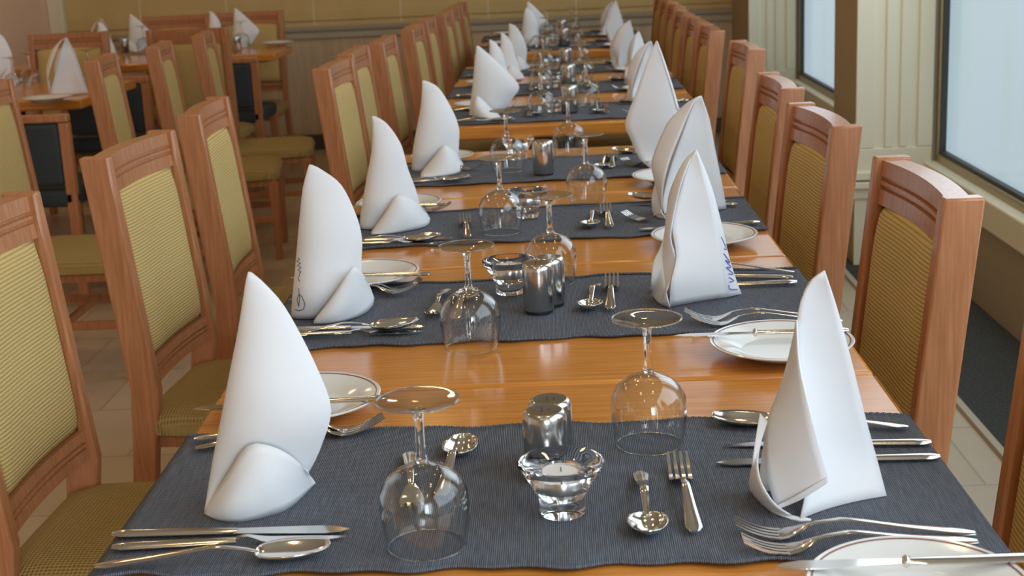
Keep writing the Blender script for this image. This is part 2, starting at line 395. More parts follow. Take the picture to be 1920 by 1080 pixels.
# ------------------------------------------------------------------ chairs
CW = .41
def make_chair(name='dining_chair', h=.94):
    t = empty(name)
    w = CW/2
    px = lambda z: -.052*(z-.45)/.49 if z > .45 else -.05*(.45-z)/.45     # rake of the rear posts
    def post(s):
        rings = []
        for z in (0, .15, .30, .45, .60, .75, .85, h):
            x = px(z); d = .026+.004*(z > .4)
            y0, y1 = s*(w-.030), s*w
            rings.append([V(x-d,y0,z),V(x+d,y0,z),V(x+d,y1,z),V(x-d,y1,z)])
        return MB().loft(rings)
    for s in (-1, 1): post(s).build('rear_post', M['chair_wood'], t, smooth=30, bevel=.004)
    for s in (-1, 1):
        MB().loft([[V(.40+a*q, s*(w-.022)+b*q, z) for a, b in ((-1,-1),(1,-1),(1,1),(-1,1))] for z, q in ((0,.014),(.34,.020))]).build('front_leg', M['chair_wood'], t, smooth=0, bevel=.003)
    # rails bowed backwards, each with two grooves
    def rail(z0, z1, nm, bow=.013, crown=.002):
        H = z1-z0; n = 10; rings = []
        for i in range(n+1):
            u = i/n; y = lerp(-w+.028, w-.028, u); b = bow*4*u*(1-u); c = crown*4*u*(1-u)
            pr = [(.020,0),(.020,H*.34),(.014,H*.37),(.014,H*.42),(.020,H*.45),(.020,H*.53),(.014,H*.56),(.014,H*.61),(.020,H*.64),(.020,H),(-.016,H),(-.016,0)]
            rings.append([V(px(z0+zz)+xx-b, y, z0+zz+(c if zz > H*.9 else c*.6)) for xx, zz in pr])
        MB().loft(rings).build(nm, M['chair_wood'], t, smooth=25)
    rail(h-.078, h-.004, 'top_rail'); rail(.455, .507, 'lower_rail', .012, 0)
    # upholstered back pad: bulging front, flat rear
    def pad(side, thick, nm):
        z0, z1 = .507, h-.076; W2 = w-.030; ny, nz = 16, 20; rows = []
        for j in range(nz+1):
            v = j/nz; row = []
            z = lerp(z0, z1, v)
            for i in range(ny+1):
                u = i/ny; y = lerp(-W2, W2, u)
                eu = max(0, 1-abs(2*u-1)**4); ev = max(0, 1-abs(2*v-1)**6)
                bulge = thick*(eu*ev)**.5
                bow = lerp(.012, .013, v)*4*u*(1-u)
                zz = z+(.008*4*u*(1-u) if v > .9 else 0)
                row.append(V(px(z)-bow+side*(.008+bulge), y, zz))
            rows.append(row)
        MB().grid(rows).build(nm, M['fabric'], t, smooth=60, solid=.004, off=0)
    pad(1, .026, 'backrest_pad'); pad(-1, .012, 'backrest_rear')
    # seat
    zs = .325
    MB().box((.19, 0, zs+.02), (.44, CW-.03, .045)).build('seat_frame', M['chair_wood'], t, smooth=0, bevel=.004)
    rings = []
    for z, q in ((.348, .0), (.355, .012), (.378, .014), (.395, .004), (.406, -.03), (.411, -.08), (.412, -.19)):
        ring = []
        for k in range(40):
            a = 2*PI*k/40; c_, s_ = math.cos(a), math.sin(a)
            e = .28
            hx = .215+q; hy = CW/2-.006+q
            ring.append(V(.20+max(hx,.01)*math.copysign(abs(c_)**e, c_), max(hy,.01)*math.copysign(abs(s_)**e, s_), z))
        rings.append(ring)
    MB().loft(rings).build('seat_cushion', M['seat_fabric'], t, smooth=50)
    for s in (-1, 1): MB().box((.18, s*(w-.02), .18), (.42, .016, .028)).build('side_stretcher', M['chair_wood'], t, smooth=0, bevel=.003)
    MB().box((.18, 0, .18), (.018, CW-.05, .026)).build('cross_stretcher', M['chair_wood'], t, smooth=0, bevel=.003)
    return t
proto = make_chair()
used = [False]
def chair(x, y, rz, label, group):
    c = proto if not used[0] else dup(proto)
    used[0] = True
    c.location = (x, y, 0); c.rotation_euler = (0, 0, rz); tag(c, label, 'chair', group)
    return c
# x is the place of the back at table height
XS = .052
GR = 'upholstered chairs along the window side'; GL = 'upholstered chairs along the room side'
rights = [(.585,1.43,0),(.575,2.205,.03),(.560,2.975,.06),(.578,3.655,0),(.647,4.77,.02),(.627,5.65,0),(.625,6.16,0),(.620,6.70,0),(.640,7.37,0),(.642,7.84,0),(.642,8.30,0)]
for i, (x, y, r) in enumerate(rights):
    s = ['wood framed chair cut by the right picture edge, its post beside the first table',
         'wood framed chair with window glare on its top, nearest whole chair on the right',
         'second whole chair on the right side, beside the third table from the camera',
         'third whole chair on the right side, beside the fourth table from the camera',
         'right side chair beside the near end of the table past the gap'][i] if i < 5 else 'right side chair, %s one past the gap in the tables' % ORD[i-4]
    chair(x-XS, y, PI+r, s, GR)
lefts = [(-.935,2.20,-.03),(-.905,2.965,-.08),(-.908,3.645,.04),(-.735,4.755,-.06),(-.742,5.32,-.02),(-.690,5.83,-.02),(-.640,6.57,-.03),(-.622,7.10,-.02),(-.572,7.60,-.02),(-.562,8.07,-.02),(-.54,8.54,-.02)]
for i, (x, y, r) in enumerate(lefts):
    s = ['wood framed chair with yellow ribbed pad, cut by the left picture edge',
         'yellow padded wood chair, second from the camera on the left, wholly in view',
         'narrow looking yellow padded chair, third from the camera on the left',
         'left side chair beside the near end of the table past the gap'][i] if i < 4 else 'left side chair, %s one past the gap in the tables' % ORD[i-3]
    chair(x+XS, y, r, s, GL)
GB = 'chairs around the background tables on the left'
chair(-1.78, 4.50, 0, 'yellow padded chair at the left picture edge, its seat behind the nearest chairs', GB)
chair(-1.70, 5.50, .12, 'background chair seen side on, directly right of the near background table', GB)
chair(-1.64, 6.12, .12, 'background chair with narrow yellow pad, second one right of the near background table', GB)
chair(-1.60, 6.75, .12, 'background chair half hidden behind the tall chair with its back to the camera', GB)
chair(-1.84, 7.25, PI/2, 'background chair with its back to the camera, in front of the far right background table', GB)
chair(-2.48, 7.25, -PI/2, 'dark framed chair facing the camera behind the near background table', GB)
chair(-2.27, 8.62, -PI/2, 'dark framed chair facing the camera behind the middle background table', GB)
chair(-1.84, 8.70, -PI/2, 'dark framed chair facing the camera behind the far right background table', GB)
# low chairs with slate backs
def low_chair(x, y, rz, label):
    t = empty('low_chair', (x, y, 0), rz); tag(t, label, 'chair', 'low slate backed chairs at the background tables')
    w = .22
    for s in (-1, 1):
        MB().box((0, s*(w-.02), .359), (.04, .04, .718)).build('rear_post', M['chair_wood'], t, smooth=0, bevel=.006)
        MB().box((.40, s*(w-.02), .2), (.04, .04, .40)).build('front_leg', M['chair_wood'], t, smooth=0, bevel=.006)
    MB().box((0, 0, .735), (.04, 2*w, .03)).build('top_rail', M['chair_wood'], t, smooth=0, bevel=.006)
    MB().box((0, 0, .598), (.05, 2*w-.082, .238)).build('back_panel', M['slate_fabric'], t, smooth=0, bevel=.015)
    MB().box((.20, 0, .43), (.44, 2*w, .07)).build('seat', M['slate_fabric'], t, smooth=0, bevel=.02)
    return t
low_chair(-2.05, 5.28, PI/2, 'low chair with slate blue back tucked under the near background table')
low_chair(-2.15, 6.75, PI/2, 'low chair with slate blue back before the middle background table')
low_chair(-1.80, 7.62, PI/2, 'low chair with black back under the far right background table')

# ------------------------------------------------------------------ background tables
table('dining_table', -2.80, -1.95, 5.80, 6.60, 'wooden table with sail folded napkins by the left picture edge', 'background tables')
table('dining_table', -2.95, -2.10, 7.50, 8.10, 'wooden table half hidden by chair backs, middle one of the left background', 'background tables')
table('dining_table', -2.09, -1.53, 7.83, 8.38, 'wooden table by the wall whose right corner shows beside the chairs, left background', 'background tables')

# ------------------------------------------------------------------ cutlery (local x from handle end to tip)
def blade_ring(x, w, z, t): return [V(x,-w,z+t*.5),V(x,-w*.6,z),V(x,w*.6,z),V(x,w,z+t*.5),V(x,w*.6,z+t),V(x,-w*.6,z+t)]
def handle_mb(L0, L1, w0, w1, zf, t=.0022):
    mb = MB(); rings = []
    for k in range(15):
        u = k/14; x = lerp(L0, L1, u)
        w = lerp(w0, w1, u**.8)*(min(1, .45+u*8) if u < .1 else 1)
        rings.append(blade_ring(x, w, zf(x), t))
    return mb.loft(rings)
def make_spoon(name, Lt=.215, bl=.068, bw=.0215, curl=.016):
    t = empty(name); n0 = Lt-bl
    zf = lambda x: interp([(0,.004),(n0*.35,.009),(n0*.75,curl),(n0*.93,.012),(n0,.008),(n0+.01,.006)], x)
    handle_mb(0, n0+.004, .0095, .0028, zf).build('spoon_handle', M['steel'], t, smooth=50)
    rows = []
    for j in range(15):
        a = j/14*PI; x = n0+bl/2-math.cos(a)*bl/2
        s = math.sin(a); ww = bw*(s**.75 if s > 0 else 0)*(1+.12*math.cos(a))
        rim = .011+.004*(j/14-.5)
        row = []
        for i in range(13):
            v = -1+i/6; y = ww*v
            row.append(V(x, y, rim-.0105*s*(1-v*v)))
        rows.append(row)
    MB().grid(rows).build('spoon_bowl', M['steel'], t, smooth=80, solid=.0012, off=0)
    return t
def make_fork(name, Lt=.205, hw=.0125):
    t = empty(name); hl = .072; n0 = Lt-hl
    zf = lambda x: interp([(0,.004),(n0*.4,.010),(n0*.8,.018),(n0,.013),(n0+.018,.004),(n0+.03,.0015)], x)
    handle_mb(0, n0+.006, .0095, .0028, zf).build('fork_handle', M['steel'], t, smooth=50)
    mb = MB(); rings = []
    for k in range(8):
        u = k/7; x = n0+u*.030; w = lerp(.0028, hw, min(1, u*1.35)**.7)
        rings.append(blade_ring(x, w, zf(x), .0018))
    mb.loft(rings)
    for q in range(4):
        yc = (q-1.5)*hw*2/3.9; rings = []
        for k in range(9):
            u = k/8; x = n0+.028+u*(hl-.028); z = .0015+.014*u*u
            w = lerp(.0022, .0013, u)
            rings.append([V(x, yc-w, z), V(x, yc+w, z), V(x, yc+w, z+.0018), V(x, yc-w, z+.0018)])
        mb.loft(rings)
    mb.build('fork_head', M['steel'], t, smooth=40)
    return t
def make_knife(name, Lt=.235, fish=False, butter=False):
    t = empty(name); n0 = Lt*.53
    mb = MB(); rings = []
    for k in range(14):
        u = k/13; x = u*n0; w = lerp(.0082, .0058, u)*(min(1, .5+u*7))*(1 if u < .95 else .8); h = lerp(.0036, .0030, u)*(min(1, .6+u*5))
        rings.append([V(x, w*math.cos(a), .0042+h*math.sin(a)) for a in [2*PI*i/10 for i in range(10)]])
    mb.loft(rings); mb.build('knife_handle', M['steel'], t, smooth=60)
    mb = MB(); rings = []
    for k in range(16):
        u = k/15; x = n0-.003+u*(Lt-n0+.003)
        if fish:
            y0 = -interp([(0,.003),(.15,.002),(.3,.008),(.7,.010),(1,.0005)], u); y1 = interp([(0,.003),(.15,.002),(.3,.006),(.7,.004),(1,.0005)], u); z = interp([(0,.005),(.1,.009),(.3,.003),(1,.0015)], u)
        else:
            y0 = -interp([(0,.006),(.5,.0085),(.8,.0095),(.93,.006),(1,.0005)], u); y1 = interp([(0,.0055),(.6,.0085),(.85,.0085),(1,.0008)], u); z = .0035-.001*u
        rings.append([V(x,y0,z),V(x,y1,z),V(x,y1,z+.0014),V(x,y0,z+.0008)])
    mb.loft(rings); mb.build('knife_blade', M['steel'], t, smooth=30)
    if butter:
        MB().lathe([(.0,-.004),(.0045,-.003),(.0062,0),(.0045,.003),(0,.004)], 12).build('collar', M['steel'], t, smooth=60)
        c = [o for o in bpy.data.objects if o.parent == t and o.name.startswith('collar')][0]
        c.rotation_euler = (0, PI/2, 0); c.location = (n0, 0, .0045)
    return t
PR = {'soup_spoon': make_spoon('soup_spoon', .228, .074, .0225), 'dessert_spoon': make_spoon('dessert_spoon', .175, .056, .0205, .022),
      'table_fork': make_fork('table_fork', .228, .0135), 'fish_fork': make_fork('fish_fork', .222, .0125), 'dessert_fork': make_fork('dessert_fork', .19, .0135),
      'table_knife': make_knife('table_knife', .245), 'fish_knife': make_knife('fish_knife', .235, fish=True), 'butter_knife': make_knife('butter_knife', .245, butter=True)}
first = {k: True for k in PR}
CAT = {'soup_spoon': 'spoon','dessert_spoon':'spoon','table_fork':'fork','fish_fork':'fork','dessert_fork':'fork','table_knife':'knife','fish_knife':'knife','butter_knife':'knife'}
GRP = {'soup_spoon': 'soup spoons of the place settings','dessert_spoon':'dessert spoons at the centre of the tables','table_fork':'table forks of the place settings','fish_fork':'second forks of the place settings','dessert_fork':'dessert forks at the centre of the tables','table_knife':'table knives of the place settings','fish_knife':'fish knives of the place settings','butter_knife':'butter knives resting on side plates'}
RZ = TZ+.0032
def cutl(kind, A, B, label, z=RZ, anchor=.5, tilt=0):
    """A = handle end, B = tip, as world points"""
    o = PR[kind] if first[kind] else dup(PR[kind]); first[kind] = False
    A = Vector(A); B = Vector(B); d = B-A
    Lt = {'soup_spoon':.228,'dessert_spoon':.175,'table_fork':.228,'fish_fork':.222,'dessert_fork':.19,'table_knife':.245,'fish_knife':.235,'butter_knife':.245}[kind]
    an = math.atan2(d.y, d.x); dd = Vector((math.cos(an), math.sin(an)))
    mid = Vector((lerp(A.x,B.x,anchor), lerp(A.y,B.y,anchor)))
    p = mid-dd*Lt*anchor
    o.location = (p.x, p.y, z); o.rotation_euler = (0, tilt, an)
    tag(o, label, CAT[kind], GRP[kind]); return o
def cpx(kind, a, b, label, z=RZ, anchor=.5, tilt=0): return cutl(kind, at(*a, z=z+.003), at(*b, z=z+.003), label, z, anchor, tilt)

# ------------------------------------------------------------------ glasses, shakers, candle holders, plates
def make_glass():
    t = empty('wine_glass')
    out = [(.0385,0),(.0405,.010),(.0435,.028),(.0447,.044),(.0430,.058),(.0365,.071),(.0260,.0795),(.0150,.0845),(.0080,.0875),(.0060,.091)]
    inn = [(.0375,0),(.0395,.010),(.0425,.028),(.0437,.044),(.0419,.0575),(.0352,.0698),(.0248,.0778),(.0140,.0820),(.0,.0835)]
    n = 48
    MB().lathe(inn[::-1]+[(.0380,-.0004)]+out, n).build('glass_bowl', M['thin_glass'], t, smooth=60)
    st = [(.0,.0855),(.0052,.0875),(.0062,.091),(.0050,.097),(.0046,.110),(.0046,.130),(.0052,.138),(.0070,.1425),(.0,.1432)]
    MB().lathe(st, 24).build('glass_stem', M['glass'], t, smooth=60)
    ft = [(.0,.1436),(.0060,.1436),(.0150,.1462),(.0260,.1492),(.0385,.1508),(.0403,.1516),(.0400,.1524),(.0380,.1524),(.0250,.1520),(.0100,.1508),(.0,.1500)]
    MB().lathe(ft, n).build('glass_foot', M['thin_glass'], t, smooth=60)
    for R_, z_, nm in ((.0380, .0008, 'glass_rim'), (.0398, .1519, 'foot_rim')):
        MB().lathe([(R_+.0011*math.cos(a), z_+.0008*math.sin(a)) for a in [2*PI*i/10 for i in range(11)]], n).build(nm, M['glass'], t, smooth=80)
    return t
g0 = make_glass(); gl_first = [True]
def glass(p, label):
    o = g0 if gl_first[0] else dup(g0); gl_first[0] = False
    o.location = (p.x, p.y, TZ+.0032); o.rotation_euler = (0,0,random.uniform(0,6)); tag(o, label, 'glass', 'wine glasses standing upside down'); return o
def make_shaker():
    t = empty('shaker')
    MB().lathe([(0,.004),(.0235,.004),(.0245,.006),(.0245,.068),(.0240,.073),(.0222,.0768),(.0195,.0785),(.0175,.0782),(.0,.0788)], 40).build('shaker_body', M['steel_brushed'], t, smooth=35)
    MB().lathe([(0,0),(.0225,0),(.0225,.0045),(0,.0045)], 32).build('shaker_base', M['black_metal'], t, smooth=30)
    h = MB()
    for k in range(3): h.lathe([(0,.0002),(.0009,.0002),(.0009,-.0004)], 8, (.005*math.cos(k*2.09), .005*math.sin(k*2.09), .0789))
    h.build('pour_holes', M['black_metal'], t)
    return t
s0 = make_shaker(); sh_first = [True]
def shaker(x, y, label, s=1):
    o = s0 if sh_first[0] else dup(s0); sh_first[0] = False
    o.location = (x, y, TZ+.0032); o.scale = (s,s,s); tag(o, label, 'shaker', 'steel salt and pepper shakers'); return o
def make_candle():
    t = empty('candle_holder')
    prof = [(0,.0),(.0225,.0),(.0240,.002),(.0240,.016),(.0236,.019),(.0262,.022),(.0285,.026),(.0320,.034),(.0405,.047),(.0448,.053),(.0450,.0565),(.0430,.0575),(.0330,.0530),(.0245,.0505),(.0215,.0490),(.0210,.0300),(.0200,.0285),(0,.0285)]
    MB().lathe(prof, 48).build('glass_body', M['glass'], t, smooth=40)
    MB().lathe([(0,.0289),(.0196,.0289),(.0200,.0295),(.0200,.0470),(.0194,.0470),(.0194,.0440)], 32).build('tealight_cup', M['aluminium'], t, smooth=40)
    MB().lathe([(.0193,.0310),(.0193,.0452),(.0120,.0456),(0,.0452)], 32).build('wax', M['wax'], t, smooth=40)
    MB().lathe([(.0006,.045),(.0006,.050),(0,.050)], 8).build('wick', M['wick'], t)
    return t
c0 = make_candle(); cd_first = [True]
def candle(p, label):
    o = c0 if cd_first[0] else dup(c0); cd_first[0] = False
    o.location = (p.x, p.y, TZ+.0032); tag(o, label, 'candle holder', 'glass tealight holders'); return o
def make_plate():
    t = empty('side_plate')
    prof = [(0,.004),(.052,.004),(.056,.0045),(.066,.010),(.090,.0165),(.0985,.0190),(.1000,.0180),(.0990,.0160),(.088,.0128),(.066,.0060),(.058,.0005),(.052,.0),(.050,.0015),(0,.0015)]
    MB().lathe(prof, 64).build('plate_body', M['porcelain'], t, smooth=50)
    MB().lathe([(.0935,.01775),(.0950,.01825),(.0950,.01855),(.0935,.01805)], 64).build('rim_line', M['rim_line'], t, smooth=50)
    return t
p0 = make_plate(); pl_first = [True]
def plate(p, label, s=1.0, z=None):
    o = p0 if pl_first[0] else dup(p0); pl_first[0] = False
    o.location = (p.x, p.y, TZ+.0036 if z is None else z); o.scale = (s,s,s); tag(o, label, 'plate', 'white side plates with a thin dark rim line'); return o

# ------------------------------------------------------------------ napkins
NZ = TZ+.0034
def NP(spec, Yc):
    if spec[2] == 'b':
        p = at(spec[0], spec[1], z=NZ)
        return p
    p = at(spec[0], spec[1], Y=Yc+spec[2])
    p.z = max(p.z, NZ); return p
NG = 'white paper napkins folded into standing sails'
def napkin_cone(Yc, rows, flap_top, flap_bot, label, thick=.0012):
    """closed cone: rows of (left px, right px, depth), then the turned up front flap"""
    Yc = (at(rows[-1][0][0], rows[-1][0][1], z=NZ).y+at(rows[-1][1][0], rows[-1][1][1], z=NZ).y)/2-.012
    base = at((rows[-1][0][0]+rows[-1][1][0])/2, (rows[-1][0][1]+rows[-1][1][1])/2, z=NZ)
    root = empty('napkin', (base.x, base.y, NZ)); tag(root, label, 'napkin', NG)
    Ls = resample([NP(r[0], Yc) for r in rows], 26); Rs = resample([NP(r[1], Yc) for r in rows], 26)
    D = resample([V(r[2], i, 0) for i, r in enumerate(rows)], 26)
    ring_all = []
    for k in range(26):
        a, b = Ls[k], Rs[k]; d = max(D[k].x, .0004); ring = []
        ax = (b-a); hd = V(ax.x, ax.y, 0); nrm = V(hd.y, -hd.x, 0)
        nrm = nrm.normalized() if nrm.length > 1e-5 else V(0,-1,0)
        m_ = 18
        for i in range(2*m_):
            if i < m_: s = i/m_; sg = 1
            else: s = 1-(i-m_)/m_; sg = -1
            ss = s**1.6 if s < 1 else 1
            g = (ss**.5)*((1-ss)**.85)*2.1
            p = a.lerp(b, ss)+nrm*sg*d*g*(1 if sg > 0 else .6)
            ring.append(p-base)
        ring_all.append(ring)
    mb = MB(); mb.loft(ring_all, True, False)
    mb.build('folded_cone', M['napkin'], root, smooth=50, solid=thick, off=0)
    T = resample([NP(q, Yc) for q in flap_top], 24); B = resample([NP(q, Yc) for q in flap_bot], 24)
    rowsg = []
    for j in range(9):
        v = j/8; row = []
        for i in range(24):
            p = T[i].lerp(B[i], v); u = i/23
            p = p+V(-.10, -1, 0).normalized()*.016*math.sin(PI*v)*math.sin(PI*u)
            row.append(p-base)
        rowsg.append(row)
    MB().grid(rowsg).build('turned_up_flap', M['napkin'], root, smooth=70, solid=.0022, off=0)
    return root
def napkin_sheets(Yc, base_px, sheets, label):
    base = at(*base_px, z=NZ); root = empty('napkin', (base.x, base.y, NZ)); tag(root, label, 'napkin', NG)
    for nm, lp_, rp, bulge in sheets:
        A = resample([NP(q, Yc) for q in lp_], 22); B = resample([NP(q, Yc) for q in rp], 22); rows = []
        for a, b in zip(A, B):
            row = []; hd = (b-a); nrm = V(hd.y, -hd.x, 0); nrm = nrm.normalized() if nrm.length > 1e-5 else V(0,-1,0)
            if nrm.y > 0: nrm = -nrm
            for i in range(9):
                s = i/8; p = a.lerp(b, s)+nrm*bulge*hd.length*4*s*(1-s)
                p.z = max(p.z, NZ); row.append(p-base)
            rows.append(row)
        MB().grid(rows).build(nm, M['napkin'], root, smooth=60, solid=.0016, off=0)
    return root
def squiggle(root, pts, m, name, r=.0006):
    """printed mark: thin inked line lying on the paper"""
    base = Vector(root.location); P = resample([Vector(p)-base for p in pts], max(30, len(pts)*6)); rings = []
    for i, p in enumerate(P):
        d = (P[min(i+1, len(P)-1)]-P[max(i-1, 0)]).normalized()
        s = d.cross(V(0,1,0)); s = s.normalized() if s.length > 1e-6 else V(1,0,0)
        n = V(0,1,0)
        rings.append([p+s*r, p+n*r*.3, p-s*r, p-n*r*.3])
    return MB().loft(rings).build(name, m, root, smooth=60)

nL1 = napkin_cone(1.385, [((466,510,0),(471,511,0),.001),((461,530,0),(490,527,0),.008),((455,570,0),(527,567,0),.018),((445,630,0),(563,628,0),.028),((431,700,-.005),(600,705,0),.036),
     ((416,780,-.008),(620,770,0),.038),((402,850,-.012),(600,840,.004),.028),((391,915,-.015),(577,887,.012),.024),((384,962,'b'),(562,900,'b'),.020)],
    [(387,952,-.022),(424,895,-.042),(462,838,-.046),(500,834,-.044),(543,853,-.032),(577,884,-.004)],
    [(384,964,'b'),(412,975,'b'),(448,978,'b'),(500,968,'b'),(545,950,'b'),(591,906,'b')],
    'largest white sail napkin, nearest the camera on the left')
nL2 = napkin_cone(2.16, [((580,309,0),(584,309,0),.001),((575,325,0),(605,320,0),.010),((568,355,0),(640,348,0),.024),((562,410,0),(667,403,0),.034),((557,470,0),(678,447,0),.040),((552,520,-.01),(677,493,0),.042),((548,565,-.015),(678,540,0),.042),((547,594,'b'),(684,575,'b'),.036)],
    [(590,600,-.055),(624,555,-.058),(657,507,-.055),(666,500,-.045),(675,508,-.03),(688,524,0)],
    [(588,606,'b'),(615,606,'b'),(647,601,'b'),(680,589,'b'),(697,574,'b'),(701,560,'b')],
    'white sail napkin with small dark script, second from the camera on the left')
nL3 = napkin_cone(2.86, [((698,218,0),(702,218,0),.001),((699,240,0),(725,232,0),.012),((697,283,0),(751,270,0),.028),((688,333,0),(764,315,0),.036),((681,375,-.01),(778,352,0),.042),((676,405,-.015),(787,383,0),.044),((676,428,'b'),(797,412,'b'),.038)],
    [(697,436,-.060),(720,402,-.060),(741,368,-.055),(755,365,-.045),(775,375,-.03),(795,392,0)],
    [(696,439,'b'),(725,438,'b'),(755,434,'b'),(785,428,'b'),(802,421,'b'),(806,410,'b')],
    'white sail napkin with slender tip, third from the camera on the left')
nL4 = napkin_cone(3.55, [((792,151,0),(796,151,0),.001),((791,175,0),(822,165,0),.014),((789,200,0),(848,207,0),.032),((783,233,0),(860,240,0),.042),((777,265,-.01),(860,270,0),.046),((773,295,-.015),(859,292,0),.046),((773,320,'b'),(862,310,'b'),.042)],
    [(789,327,-.065),(808,300,-.065),(829,274,-.06),(838,274,-.05),(850,282,-.03),(864,298,0)],
    [(789,332,'b'),(810,331,'b'),(833,329,'b'),(855,325,'b'),(865,319,'b'),(868,308,'b')],
    'white broad sail napkin, fourth from the camera on the left')
nL5 = napkin_cone(4.70, [((894,86,0),(897,86,0),.001),((891,107,0),(920,105,0),.010),((889,130,0),(947,131,0),.020),((887,152,0),(973,161,0),.028),((884,180,0),(961,184,0),.034),((881,203,0),(948,203,0),.034),((880,214,'b'),(940,212,'b'),.034)],
    [(884,205,-.03),(888,190,-.04),(895,180,-.045),(908,190,-.045),(920,202,-.04),(933,213,-.03)],
    [(880,216,'b'),(888,219,'b'),(898,221,'b'),(912,222,'b'),(925,222,'b'),(939,220,'b')],
    'beige shaded napkin on the left of the first table past the gap')
# right hand napkins, opening towards the camera
nR1 = napkin_sheets(1.365, (1530,950), [
    ('main_panel', [(1545,508,.0),(1516,532,.004),(1496,590,.006),(1492,690,.014),(1500,800,.006),(1516,880,-.002),(1500,974,'b')], [(1546,508,0),(1572,590,.012),(1600,690,.02),(1622,780,.03),(1645,865,.035),(1662,930,'b')], -.06),
    ('rear_panel', [(1545,508,.002),(1512,535,.02),(1494,600,.035),(1470,700,.045),(1440,790,.05),(1425,880,.045),(1425,920,'b')], [(1546,508,.002),(1573,590,.02),(1600,690,.03),(1622,780,.04),(1645,865,.045),(1662,929,'b')], .0),
    ('folded_flap', [(1493,600,.012),(1478,690,.022),(1446,768,.026),(1434,812,.020),(1436,880,.004),(1455,950,-.018)], [(1494,600,.006),(1499,680,-.012),(1514,752,-.024),(1534,830,-.034),(1552,893,-.04),(1552,905,-.04)], .05),
    ('flap_hem', [(1552,893,-.0405),(1500,925,-.034),(1457,948,-.022)], [(1553,905,-.0415),(1503,936,-.035),(1458,955,-.024)], 0),
    ('base_wrap', [(1425,774,.015),(1417,820,.005),(1411,865,-.005),(1408,920,'b'),(1445,958,'b'),(1490,976,'b'),(1521,976,'b')], [(1439,790,.012),(1424,840,.0),(1421,880,-.012),(1432,915,-.028),(1458,950,-.036),(1495,970,-.034),(1521,974,'b')], .04)],
    'tall white napkin with an open folded flap, nearest the camera on the right')
nR2 = napkin_sheets(2.20, (1300,560), [
    ('main_panel', [(1305,281,0),(1290,310,.004),(1275,360,.0),(1260,420,-.006),(1268,480,-.03),(1258,530,-.05),(1256,575,'b')], [(1305,281,0),(1322,335,.0),(1341,395,.0),(1352,460,.0),(1360,520,.0),(1363,557,'b')], -.03),
    ('left_panel', [(1303,283,.01),(1284,300,.012),(1262,345,.012),(1250,400,.012),(1245,460,.006),(1238,520,-.01),(1240,570,'b')], [(1304,283,.008),(1292,305,.0),(1276,350,-.012),(1262,410,-.014),(1258,450,-.02),(1268,490,-.03),(1250,545,-.05)], .05),
    ('right_edge_panel', [(1305,281,0),(1322,335,.0),(1341,395,.0),(1352,460,.0),(1360,520,.0),(1363,557,'b')], [(1306,281,.004),(1332,345,.012),(1352,418,.02),(1366,480,.028),(1380,525,.03),(1390,551,'b')], .0),
    ('base_wrap', [(1247,440,.02),(1238,465,.01),(1225,493,.0),(1221,530,-.01),(1224,556,'b'),(1236,568,'b'),(1256,576,'b')], [(1248,440,.018),(1246,470,.005),(1243,500,-.01),(1246,530,-.03),(1250,552,-.045),(1254,568,-.05),(1257,575,'b')], .04),
    ('rear_panel', [(1304,282,.006),(1285,300,.025),(1255,360,.045),(1247,430,.055),(1232,500,.06),(1232,552,'b')], [(1306,282,.006),(1332,345,.02),(1352,418,.03),(1366,480,.036),(1380,525,.036),(1390,550,'b')], 0)],
    'white napkin with blue print down its right edge, second from the camera on the right')
nR3 = napkin_sheets(2.90, (1290,400), [
    ('main_panel', [(1314,180,0),(1300,196,.008),(1280,250,.0),(1262,300,.0),(1248,350,-.01),(1243,385,-.03),(1248,409,'b')], [(1315,180,0),(1329,225,.005),(1341,286,.01),(1352,340,.015),(1362,391,'b')], -.03),
    ('left_panel', [(1312,180,.0),(1290,192,.0),(1268,212,.0),(1249,236,.0),(1223,299,.0),(1227,338,-.005),(1236,372,-.01),(1241,400,-.02)], [(1314,181,-.002),(1300,194,-.02),(1288,220,-.03),(1275,252,-.04),(1256,300,-.045),(1245,340,-.05),(1241,375,-.045),(1242,400,-.03)], .04),
    ('base_wrap', [(1229,340,.015),(1224,362,.01),(1222,380,.0),(1226,402,'b'),(1236,408,'b'),(1248,410,'b')], [(1230,340,.012),(1235,365,-.01),(1240,385,-.02),(1241,398,-.04),(1245,404,-.05),(1249,409,'b')], .03),
    ('rear_panel', [(1314,180,.004),(1290,195,.04),(1250,240,.06),(1226,300,.07),(1230,360,.07),(1232,395,'b')], [(1315,180,.004),(1330,225,.02),(1342,286,.03),(1353,340,.03),(1362,390,'b')], 0)],
    'white napkin with rounded left panel, third from the camera on the right')
nR4 = napkin_sheets(3.52, (1230,312), [
    ('main_panel', [(1230,77,0),(1212,120,.004),(1190,180,.0),(1172,232,-.005),(1182,260,-.01),(1197,294,-.02),(1220,316,'b')], [(1231,77,0),(1242,110,.0),(1258,160,.005),(1270,205,.01),(1282,250,.02),(1292,300,'b')], .05),
    ('right_edge_panel', [(1231,77,-.003),(1242,110,-.003),(1258,160,.002),(1270,205,.007)], [(1232,77,.004),(1246,115,.012),(1263,168,.02),(1274,208,.026)], 0),
    ('rear_panel', [(1230,77,.004),(1214,120,.04),(1192,180,.06),(1180,232,.07),(1190,280,.06),(1205,308,'b')], [(1231,77,.004),(1246,115,.016),(1262,165,.03),(1274,208,.03),(1284,250,.03),(1292,299,'b')], 0)],
    'beige shaded napkin turned from the light, fourth from the camera on the right')
